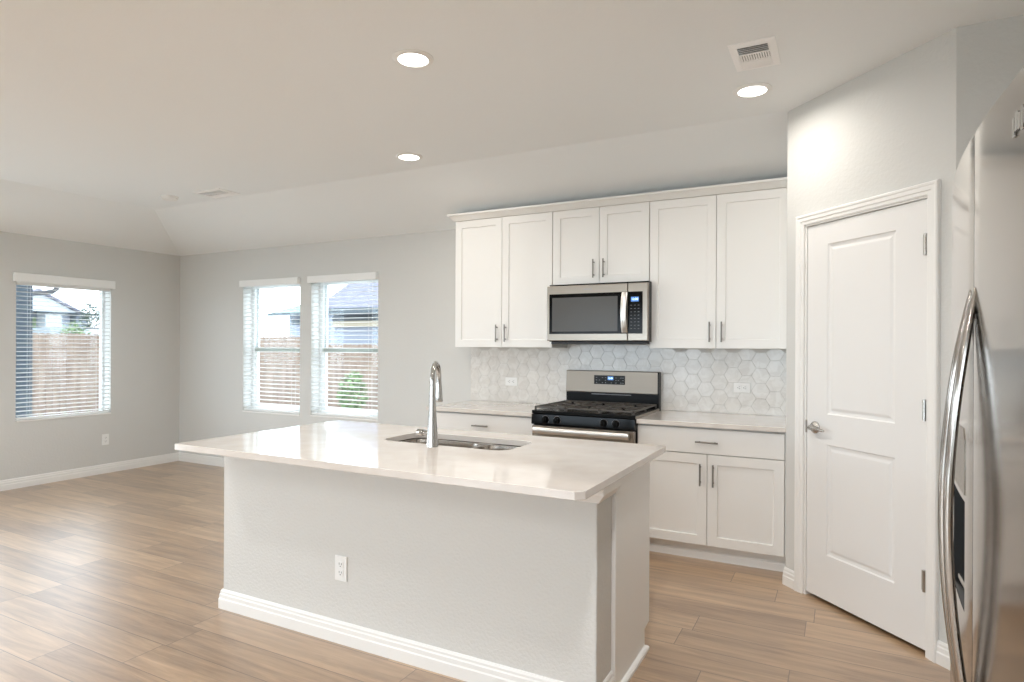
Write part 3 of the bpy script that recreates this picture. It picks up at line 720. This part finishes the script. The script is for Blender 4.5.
# ------------------------------------------------------------------ microwave
mx0, mx1 = -1.9985, -1.2135; MY = 4.387; mz0, mz1 = 1.432, 1.843; xd = -1.3615
mw = thing('microwave', 'stainless over-the-range microwave hanging beneath the short wall cabinet', 'microwave', ((mx0+mx1)/2, 4.6, mz0))
part('casing', MB().box(mx0+.008, mx1-.004, MY+.030, 4.780, mz0-.012, mz1+.012), 'black', mw)
dm = MB().rbox(mx0, xd-.001, MY, MY+.029, mz0-.006, mz1, .005); md = part('microwave_door', dm, 'steel_h', mw)
part('door_glass', MB().rbox(mx0+.020, xd-.004, MY-.0025, MY-.0002, 1.478, 1.780, .001), 'blackglass', md)
part('door_screen', MB().rbox(mx0+.045, xd-.075, MY-.0034, MY-.0026, 1.496, 1.752, .0003), 'screen', md)
cp2 = part('control_side', MB().rbox(xd+.001, mx1, MY, MY+.029, mz0-.006, mz1, .005), 'steel_h', mw)
kp = part('keypad', MB().rbox(xd+.002, -1.252, MY-.0025, MY-.0002, 1.478, 1.780, .001), 'blackglass', cp2)
part('clock_window', MB().rbox(-1.337, -1.280, MY-.0036, MY-.0026, 1.708, 1.742, .0003), 'dial', kp)
text('clock_digits', '12:00', .022, 'digit', kp, Matrix.Translation((-1.3085, MY-.0040, 1.725)) @ FR, .0003)
for i in range(3):
    for j in range(8):
        x = -1.335+i*.027; z = 1.682-j*.024; part('button', MB().box(x-.006, x+.006, MY-.0031, MY-.0026, z-.0015, z+.0015), 'grey', kp)
hp = []
for k in range(13):
    s_ = k/12; hp.append((xd-.020, MY-.010-.030*math.sin(math.pi*s_)**.8, 1.487+(1.775-1.487)*s_))
part('door_handle', MB().tube(hp, .011, 14, sx=.6, sy=2.0, up=(0, -1, 0)), 'bar', md, smooth=True)
lg = MB()
for k in range(7): lg.box(-1.700+k*.0095, -1.694+k*.0095, MY-.0006, MY+.0002, 1.806+(.002 if k % 2 else 0), 1.814)
part('brand_mark', lg, 'grey', md)
part('bottom_vent', MB().rbox(mx0+.02, mx1-.02, MY+.035, 4.70, mz0-.030, mz0-.0125, .003), 'darkgrey', mw)

# ------------------------------------------------------------------ refrigerator
rf = thing('refrigerator', 'stainless side-by-side refrigerator with bowed doors and ice dispenser', 'refrigerator', (.60, 1.325, 0))
FC = 1.325; fX = lambda y: .2035+.1208*(y-FC)**2
part('case', MB().rbox(.292, 1.02, .868, 1.782, .02, 1.745, .006), 'fridge_side', rf)
for y in (.93, 1.72): part('hinge_cover', MB().rbox(.255, .36, y-.03, y+.03, 1.7655, 1.785, .006), 'fridge_side', rf)
part('toe_grille', MB().box(.30, .33, .88, 1.77, .0, .0195), 'darkgrey', rf)
def fdoor(y0, y1, name, hole=None):
    mb = MB(); z0, z1 = .060, 1.765; ys = [y0+(y1-y0)*i/16 for i in range(17)]; zs = [z0, z0+.006, .5, 1.0, 1.5, z1-.006, z1]
    if hole: ys = sorted(set(ys)|{hole[0], hole[1]}); zs = sorted(set(zs)|{hole[2], hole[3]})
    def inset(i, j):
        e = 0
        if i in (0, len(ys)-1): e = max(e, .0015)
        if j in (0, len(zs)-1): e = max(e, .006)
        return e
    V = {}
    for i, y in enumerate(ys):
        for j, z in enumerate(zs): V[i, j] = len(mb.v); mb.v.append(Vector((fX(y)+inset(i, j), y, z)))
    for i in range(len(ys)-1):
        for j in range(len(zs)-1):
            if hole and ys[i] >= hole[0]-1e-6 and ys[i+1] <= hole[1]+1e-6 and zs[j] >= hole[2]-1e-6 and zs[j+1] <= hole[3]+1e-6: continue
            mb.f.append((V[i, j], V[i, j+1], V[i+1, j+1], V[i+1, j]))
    B = {}
    for i, y in enumerate(ys):
        for j in (0, len(zs)-1): B[i, j] = len(mb.v); mb.v.append(Vector((.288, y, zs[j])))
    J = len(zs)-1; I = len(ys)-1
    for i in range(I):
        mb.f.append((V[i, 0], V[i+1, 0], B[i+1, 0], B[i, 0])); mb.f.append((V[i, J], B[i, J], B[i+1, J], V[i+1, J])); mb.f.append((B[i, 0], B[i+1, 0], B[i+1, J], B[i, J]))
    mb.f.append(tuple([B[0, 0]]+[V[0, j] for j in range(J+1)]+[B[0, J]])); mb.f.append(tuple([B[I, J]]+[V[I, j] for j in range(J, -1, -1)]+[B[I, 0]]))
    return part(name, mb, 'fridge', rf, smooth=True, angle=25)
DH = (1.425, 1.625, .895, 1.100)
fz = fdoor(1.3485, 1.782, 'freezer_door', DH); fr = fdoor(.868, 1.3455, 'fridge_door')
# dispenser niche
nb = MB(); y0, y1, z0, z1 = DH; X0 = fX(y0); X1 = fX(y1)
nb.add([(X0, y0, z0), (X1, y1, z0), (X1, y1, z1), (X0, y0, z1), (.275, y0+.02, z0+.02), (.275, y1-.02, z0+.02), (.275, y1-.02, z1-.05), (.275, y0+.02, z1-.05)], [(4, 5, 6, 7), (0, 1, 5, 4), (1, 2, 6, 5), (2, 3, 7, 6), (3, 0, 4, 7)])
dn = part('dispenser_niche', nb, 'black', fz)
part('drip_tray', MB().rbox(.218, .255, y0+.03, y1-.03, z0+.012, z0+.022, .002), 'nickel', dn)
part('dispenser_lever', MB().rbox(.245, .255, 1.50, 1.55, .96, 1.06, .003), 'darkgrey', dn)
cpn = MB(); pa = [(1.425, 1.112), (1.425, 1.215), (1.44, 1.235), (1.61, 1.235), (1.625, 1.215), (1.625, 1.112)]
cpn.add([(fX(y)-.0015, y, z) for y, z in pa]+[(fX(y)+.002, y, z) for y, z in pa], [tuple(range(6)), tuple(range(6, 12))[::-1]]+[(i, (i+1) % 6, 6+(i+1) % 6, 6+i) for i in range(6)])
part('dispenser_panel', cpn, 'steel', fz)
for y, par in ((1.387, fz), (1.318, fr)):
    hp = []; n_ = 25
    for k in range(n_):
        s_ = k/(n_-1); hp.append((fX(y)+.003-.041*math.sin(math.pi*s_)**.9, y+(.010 if y < 1.35 else -.010)*(1-math.sin(math.pi*s_)), .69+.80*s_))
    rr = [.006+.0065*min(1, 6*min(k, n_-1-k)/(n_-1)+.15) for k in range(n_)]
    hb = MB().tube(hp, rr, 14, sx=.62, sy=1.1, up=(-1, 0, 0))
    part('handle', hb, 'fridge', par, smooth=True)
bd = MB()
for k in range(7):
    y = 1.083-k*.012; bd.rbox(fX(y)-.0035, fX(y)-.0002, y-.0048, y+.0048, 1.676+(.005 if k % 3 else 0), 1.704+(.004 if k % 2 else -.002), .001)
part('badge', bd, 'chrome', fr)

# ------------------------------------------------------------------ ceiling fixtures
def can(x, y, label=None, group=None, r=.072, power=1.0, col=(1.0, .945, .875)):
    root = thing('recessed_light', label, 'ceiling light', (x, y, ZC), group=group)
    part('trim_ring', MB().lathe([(r, .0), (r+.026, .0), (r+.026, -.003), (r+.006, -.010), (r, -.008)], (x, y, ZC-.0005), 40, ring=True), 'plastic', root, smooth=True)
    part('diffuser', MB().lathe([(.0, -.0065), (r-.001, -.0065), (r-.001, -.0045), (.0, -.0045)], (x, y, ZC), 40), 'lens', root)
    l = bpy.data.lights.new('lamp', 'AREA'); l.shape = 'DISK'; l.size = .14; l.energy = CAN_W*power; l.color = col; l.spread = math.radians(170)
    o = bpy.data.objects.new('lamp', l); COL.objects.link(o); o.parent = root; o.location = (0, 0, -.016)
    return root
can(-1.826, 2.447, 'round lit recessed light nearest the camera, above the island')
can(-.428, 3.577, 'round lit recessed light beside the square ceiling vent near the pantry', power=.42)
can(-2.797, 3.704, 'round lit recessed light in front of the left end of the wall cabinets', power=.5)
sd = thing('smoke_detector', 'small round white smoke detector on the ceiling left of the far air vent', 'smoke detector', (-5.55, 3.70, ZC))
part('base_plate', MB().lathe([(.0, 0), (.072, 0), (.072, -.010), (.0, -.010)], (-5.55, 3.70, ZC-.0005), 32), 'plastic', sd, smooth=True)
part('cover', MB().lathe([(.0, 0), (.066, 0), (.064, -.014), (.050, -.024), (.02, -.026), (.0, -.026)], (-5.55, 3.70, ZC-.0107), 32), 'plastic', sd, smooth=True)
for x, y in ((-.43, 1.2), (-3.6, .9), (-5.5, .9), (-1.8, -.9), (-4.2, -1.6), (.3, -1.6)):  # extra cans out of view, put in to brighten the room
    can(x, y, 'added unseen recessed light brightening the room from outside the view', 'added recessed lights outside the view', col=CAN_COL, power=1.5 if x == -.43 else 1.0)
def register(x0, x1, y0, y1, label, rot=False):
    root = thing('ceiling_vent', label, 'air vent', ((x0+x1)/2, (y0+y1)/2, ZC)); z = ZC-.0005; t = .035
    ix0, ix1, iy0, iy1 = x0+t, x1-t, y0+t, y1-t
    f = MB(); f.sweep([(x0, y0), (x1, y0), (x1, y1), (x0, y1)], [(0, z), (0, z-.004), (t-.008, z-.010), (t, z-.008), (t, z)], xy, closed=True); fr_ = part('vent_frame', f, 'vent', root)
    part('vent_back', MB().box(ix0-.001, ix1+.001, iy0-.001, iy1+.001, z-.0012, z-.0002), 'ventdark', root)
    a = iy0+(iy1-iy0)*.36; b = iy0+(iy1-iy0)*.70
    lv = MB()
    lv.box(ix0, ix1, a-.004, a+.004, z-.009, z-.002); lv.box(ix0, ix1, b-.004, b+.004, z-.009, z-.002)
    n = 3
    for k in range(5):
        y = iy0+.006+(a-iy0-.012)*k/4; lv.add([(ix0, y-.007, z-.010), (ix1, y-.007, z-.010), (ix1, y+.001, z-.002), (ix0, y+.001, z-.002), (ix0, y-.006, z-.011), (ix1, y-.006, z-.011), (ix1, y+.002, z-.003), (ix0, y+.002, z-.003)], [(0, 1, 2, 3), (4, 7, 6, 5), (0, 4, 5, 1), (2, 6, 7, 3), (1, 5, 6, 2), (0, 3, 7, 4)])
        y = b+.008+(iy1-b-.012)*k/4; lv.add([(ix0, y+.009, z-.011), (ix1, y+.009, z-.011), (ix1, y-.002, z-.003), (ix0, y-.002, z-.003), (ix0, y+.008, z-.012), (ix1, y+.008, z-.012), (ix1, y-.003, z-.004), (ix0, y-.003, z-.004)], [(0, 3, 2, 1), (4, 5, 6, 7), (0, 1, 5, 4), (2, 3, 7, 6), (1, 2, 6, 5), (0, 4, 7, 3)])
    m_ = 12
    for k in range(m_):
        x = ix0+.006+(ix1-ix0-.012)*k/(m_-1); lv.box(x-.0035, x+.0035, a, b, z-.010, z-.002)
    part('louvers', lv, 'vent', root)
register(-.466, -.265, 2.996, 3.300, 'square white air vent in the ceiling beside the lit round light')
register(-5.21, -4.86, 3.69, 3.93, 'small white air vent in the ceiling above the far windows')

# ------------------------------------------------------------------ outdoors
struct('ground', MB().box(-90, 40, -30, 90, -.5, -.30), 'bounce_ground')
def fence(a, b, ztops, label):
    """plank fence from a to b (xy), zt profile function of t"""
    a = Vector((*a, 0)); b = Vector((*b, 0)); L = (b-a).length; ang = math.atan2((b-a).y, (b-a).x); Mf = Matrix.Translation(a) @ Matrix.Rotation(ang, 4, 'Z')
    root = thing('wooden_fence', label, 'fence', tuple((a+b)/2), group=None); mb = MB(); n = int(L/.145)
    for i in range(n):
        x = i*.145; zt = ztops(x/L)+random.uniform(-.008, .008)
        mb.add([Mf @ Vector(q) for q in ((x, 0, -.3), (x+.138, 0, -.3), (x+.138, 0, zt-.03), (x+.11, 0, zt), (x+.028, 0, zt), (x, 0, zt-.03), (x, .018, -.3), (x+.138, .018, -.3), (x+.138, .018, zt-.03), (x+.11, .018, zt), (x+.028, .018, zt), (x, .018, zt-.03))],
               [(0, 1, 2, 3, 4, 5), (11, 10, 9, 8, 7, 6)]+[(k, 6+k, 6+(k+1) % 6, (k+1) % 6) for k in range(6)])
    part('pickets', mb, 'fence', root)
    r = MB()
    for z in (.05, .7, 1.25): r.box(0, L, .019, .055, z, z+.08, Mf)
    part('rails', r, 'fence', root); return root
fence((-16, -2), (-16, 10.6), lambda t: 1.63, 'weathered wooden plank fence outside the left window')
fence((-15.9, 10.75), (-3.0, 10.75), lambda t: 1.58 if t < .38 else 1.40, 'weathered wooden plank fence outside the two far windows')
# covered patio corner: column, downspout, eave
pc = thing('patio_column', 'blue-grey column seen at the left edge of the left window', 'column', (-8.2, 3.66, -.3))
part('shaft', MB().rbox(-8.32, -8.12, 3.40, 3.785, -.3, 2.62, .01), 'post', pc); part('cap', MB().rbox(-8.36, -8.08, 3.36, 3.81, 2.62, 2.72, .01), 'post', pc)
part('downspout', MB().tube([(-8.2, 3.76, 1.955), (-8.2, 3.90, 1.972), (-8.2, 4.01, 1.992), (-8.2, 4.05, 2.02), (-8.2, 4.085, 2.07), (-8.2, 4.10, 2.15), (-8.2, 4.10, 2.74)], .028, 12), 'downspout', pc, smooth=True)
tag(part('patio_roof', MB().box(-8.6, -7.13, 1.5, 4.16, 2.74, 2.86), 'darktrim'), 'dark patio eave just outside above the left window', 'roof')
def gable_x(mb, X, dx, y0, y1, z0, zap, yap=None):
    yap = yap or (y0+y1)/2; mb.prism([(y0, z0), (y1, z0), (yap, zap)], 'x', X-dx, X)
# house seen in the left window (facing +x)
K = 45/24
h1 = thing('neighbor_house', 'pale grey neighbour house with a dark hip roof behind the left window fence', 'house', (-48, 22, -.3))
wy = lambda y: y*K
part('wall', MB().box(-60, -45.6, 13, wy(13.1), -.3, 3.45), 'siding', h1)
part('garage_wall', MB().box(-45.6, -44.6, wy(11.46), wy(11.95), -.3, 3.30), 'siding_white', h1)
rm = MB(); rm.add([(-44.8, 12, 3.42), (-44.8, wy(13.2), 3.28), (-61, wy(13.2), 3.28), (-61, 12, 3.42), (-48, 14, 4.6), (-48.5, wy(11.9), 4.5), (-55, wy(11.9), 4.5), (-55, 14, 4.6)], [(0, 1, 5, 4), (1, 2, 6, 5), (2, 3, 7, 6), (3, 0, 4, 7), (4, 5, 6, 7), (3, 2, 1, 0)])
part('roof', rm, 'shingle', h1)
gm = MB(); gable_x(gm, -44.3, 3, wy(9.8), wy(12.35), 3.42, 4.62, wy(11.15)); part('gable', gm, 'siding_white', h1)
gr = MB(); ya, za = wy(11.15), 4.62
for y_, z_ in ((wy(12.5), 3.36), (wy(9.65), 3.36)): gr.prism([(ya, za), (ya, za+.18), (y_, z_+.14), (y_, z_-.02)], 'x', -47.4, -44.1)
part('gable_roof', gr, 'shingle', h1)
part('eave', MB().box(-44.82, -44.6, wy(11.2), wy(13.15), 3.26, 3.42), 'darktrim', h1)
wn = part('window', MB().rbox(-45.6, -45.5, wy(11.10), wy(11.40), 2.35, 3.10, .01), 'foliage', h1)  # pane coloured green in place of a green reflection
part('mullion', MB().box(-45.5, -45.46, wy(11.24), wy(11.26), 2.35, 3.10), 'siding_white', wn)
part('window', MB().rbox(-45.6, -45.5, wy(12.50), wy(12.66), 2.85, 3.25, .01), 'darktrim', h1)
h2 = thing('neighbor_house', 'low white house roof peeking over the fence at the right of the left window', 'house', (-32, 17.5, -.3))
part('wall', MB().box(-38, -32.2, 16.6, 21, -.3, 1.9), 'siding_white', h2)
part('roof', MB().prism([(16.35, 1.72), (17.2, 2.12), (21.2, 2.12), (21.2, 1.80), (17.2, 1.80)], 'x', -38.2, -32), 'siding_white', h2)
part('roof_edge', MB().prism([(16.25, 1.72), (17.2, 2.14), (21.2, 2.14), (21.2, 2.20), (17.15, 2.20), (16.2, 1.74)], 'x', -38.3, -31.95), 'darktrim', h2)
# houses seen in the far windows (facing -y)
h3 = thing('neighbor_house', 'distant house with green-grey roof seen through the window nearer the corner', 'house', (-20, 22, -.3))
e3 = -16.0*20/14
part('wall', MB().box(e3+.6, -20.5, 20.6, 28, -.3, 2.75), 'siding', h3)
part('roof', MB().add([(e3, 20, 2.80), (-20.2, 20, 2.80), (-20.2, 29, 2.80), (e3, 29, 2.80), (-21.4, 24.5, 4.3), (-20.5, 24.5, 4.3)], [(0, 1, 5, 4), (1, 2, 5), (2, 3, 4, 5), (3, 0, 4), (3, 2, 1, 0)]), 'shingle_green', h3)
part('eave', MB().box(e3, -20.2, 19.9, 20, 2.68, 2.80), 'darktrim', h3)
part('window', MB().rbox(-22.0, -20.6, 20.5, 20.6, 2.30, 2.55, .01), 'darktrim', h3)  # dark strip standing in for the shading below the eave
h4 = thing('neighbor_house', 'near house with large grey shingle roof seen through the window by the cabinets', 'house', (-9, 16, -.3))
k4 = 13/9; X0_, X1_ = -13.1, -4.5; E4 = 2.39
part('wall', MB().box(X0_+.35, X1_, 13.45, 22.5, -.3, E4-.02), 'siding', h4)
part('roof', MB().prism([(13, E4), (18, E4+3.0), (23, E4), (23, E4-.15), (18, E4+2.84), (13, E4-.15)], 'x', X0_, X1_+.3), 'shingle', h4)
part('eave', MB().box(X0_, X1_, 12.9, 13, E4-.18, E4), 'darktrim', h4)
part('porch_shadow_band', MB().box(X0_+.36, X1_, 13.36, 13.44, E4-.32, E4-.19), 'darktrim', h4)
part('brick_band', MB().box(X0_+.36, X1_, 13.36, 13.44, E4-.50, E4-.33), 'soffit', h4)
def leafy(name, c, r, n, m, label, cat, trunk=None):
    root = thing(name, label, cat, (c[0], c[1], -.3)); mb = MB()
    for _ in range(n):
        while True:
            p = Vector((random.uniform(-1, 1), random.uniform(-1, 1), random.uniform(-1, 1)))
            if p.length < 1: break
        p = Vector((c[0]+p.x*r[0], c[1]+p.y*r[1], c[2]+p.z*r[2])); s = .11*max(r)*random.uniform(.6, 1.3)
        a = Vector((random.uniform(-1, 1), random.uniform(-1, 1), random.uniform(-1, 1))).normalized(); b = a.orthogonal().normalized(); q = a.cross(b)
        mb.add([p-b*s, p-q*s*.5, p+b*s, p+q*s*.5, p+a*s*.15], [(0, 1, 4), (1, 2, 4), (2, 3, 4), (3, 0, 4), (3, 2, 1, 0)])
    part('foliage', mb, m, root)
    part('trunk', MB().tube([(c[0], c[1], -.3), (c[0], c[1], c[2])], [.07*max(r), .03*max(r)], 8), 'soffit', root); return root
leafy('tree', (-42.5, 23.0, 3.15), (.5, .6, .9), 420, 'foliage_dark', 'small dark tree against the sky at the right edge of the left window', 'tree')
leafy('bush', (-17.5, 9.1, 1.55), (.35, .35, .42), 600, 'foliage', 'light green bush top showing above the fence in the left window', 'bush')
leafy('bush', (-8.75, 9.75, .38), (.30, .30, .5), 600, 'foliage', 'light green bush before the fence in the window by the cabinets', 'bush')
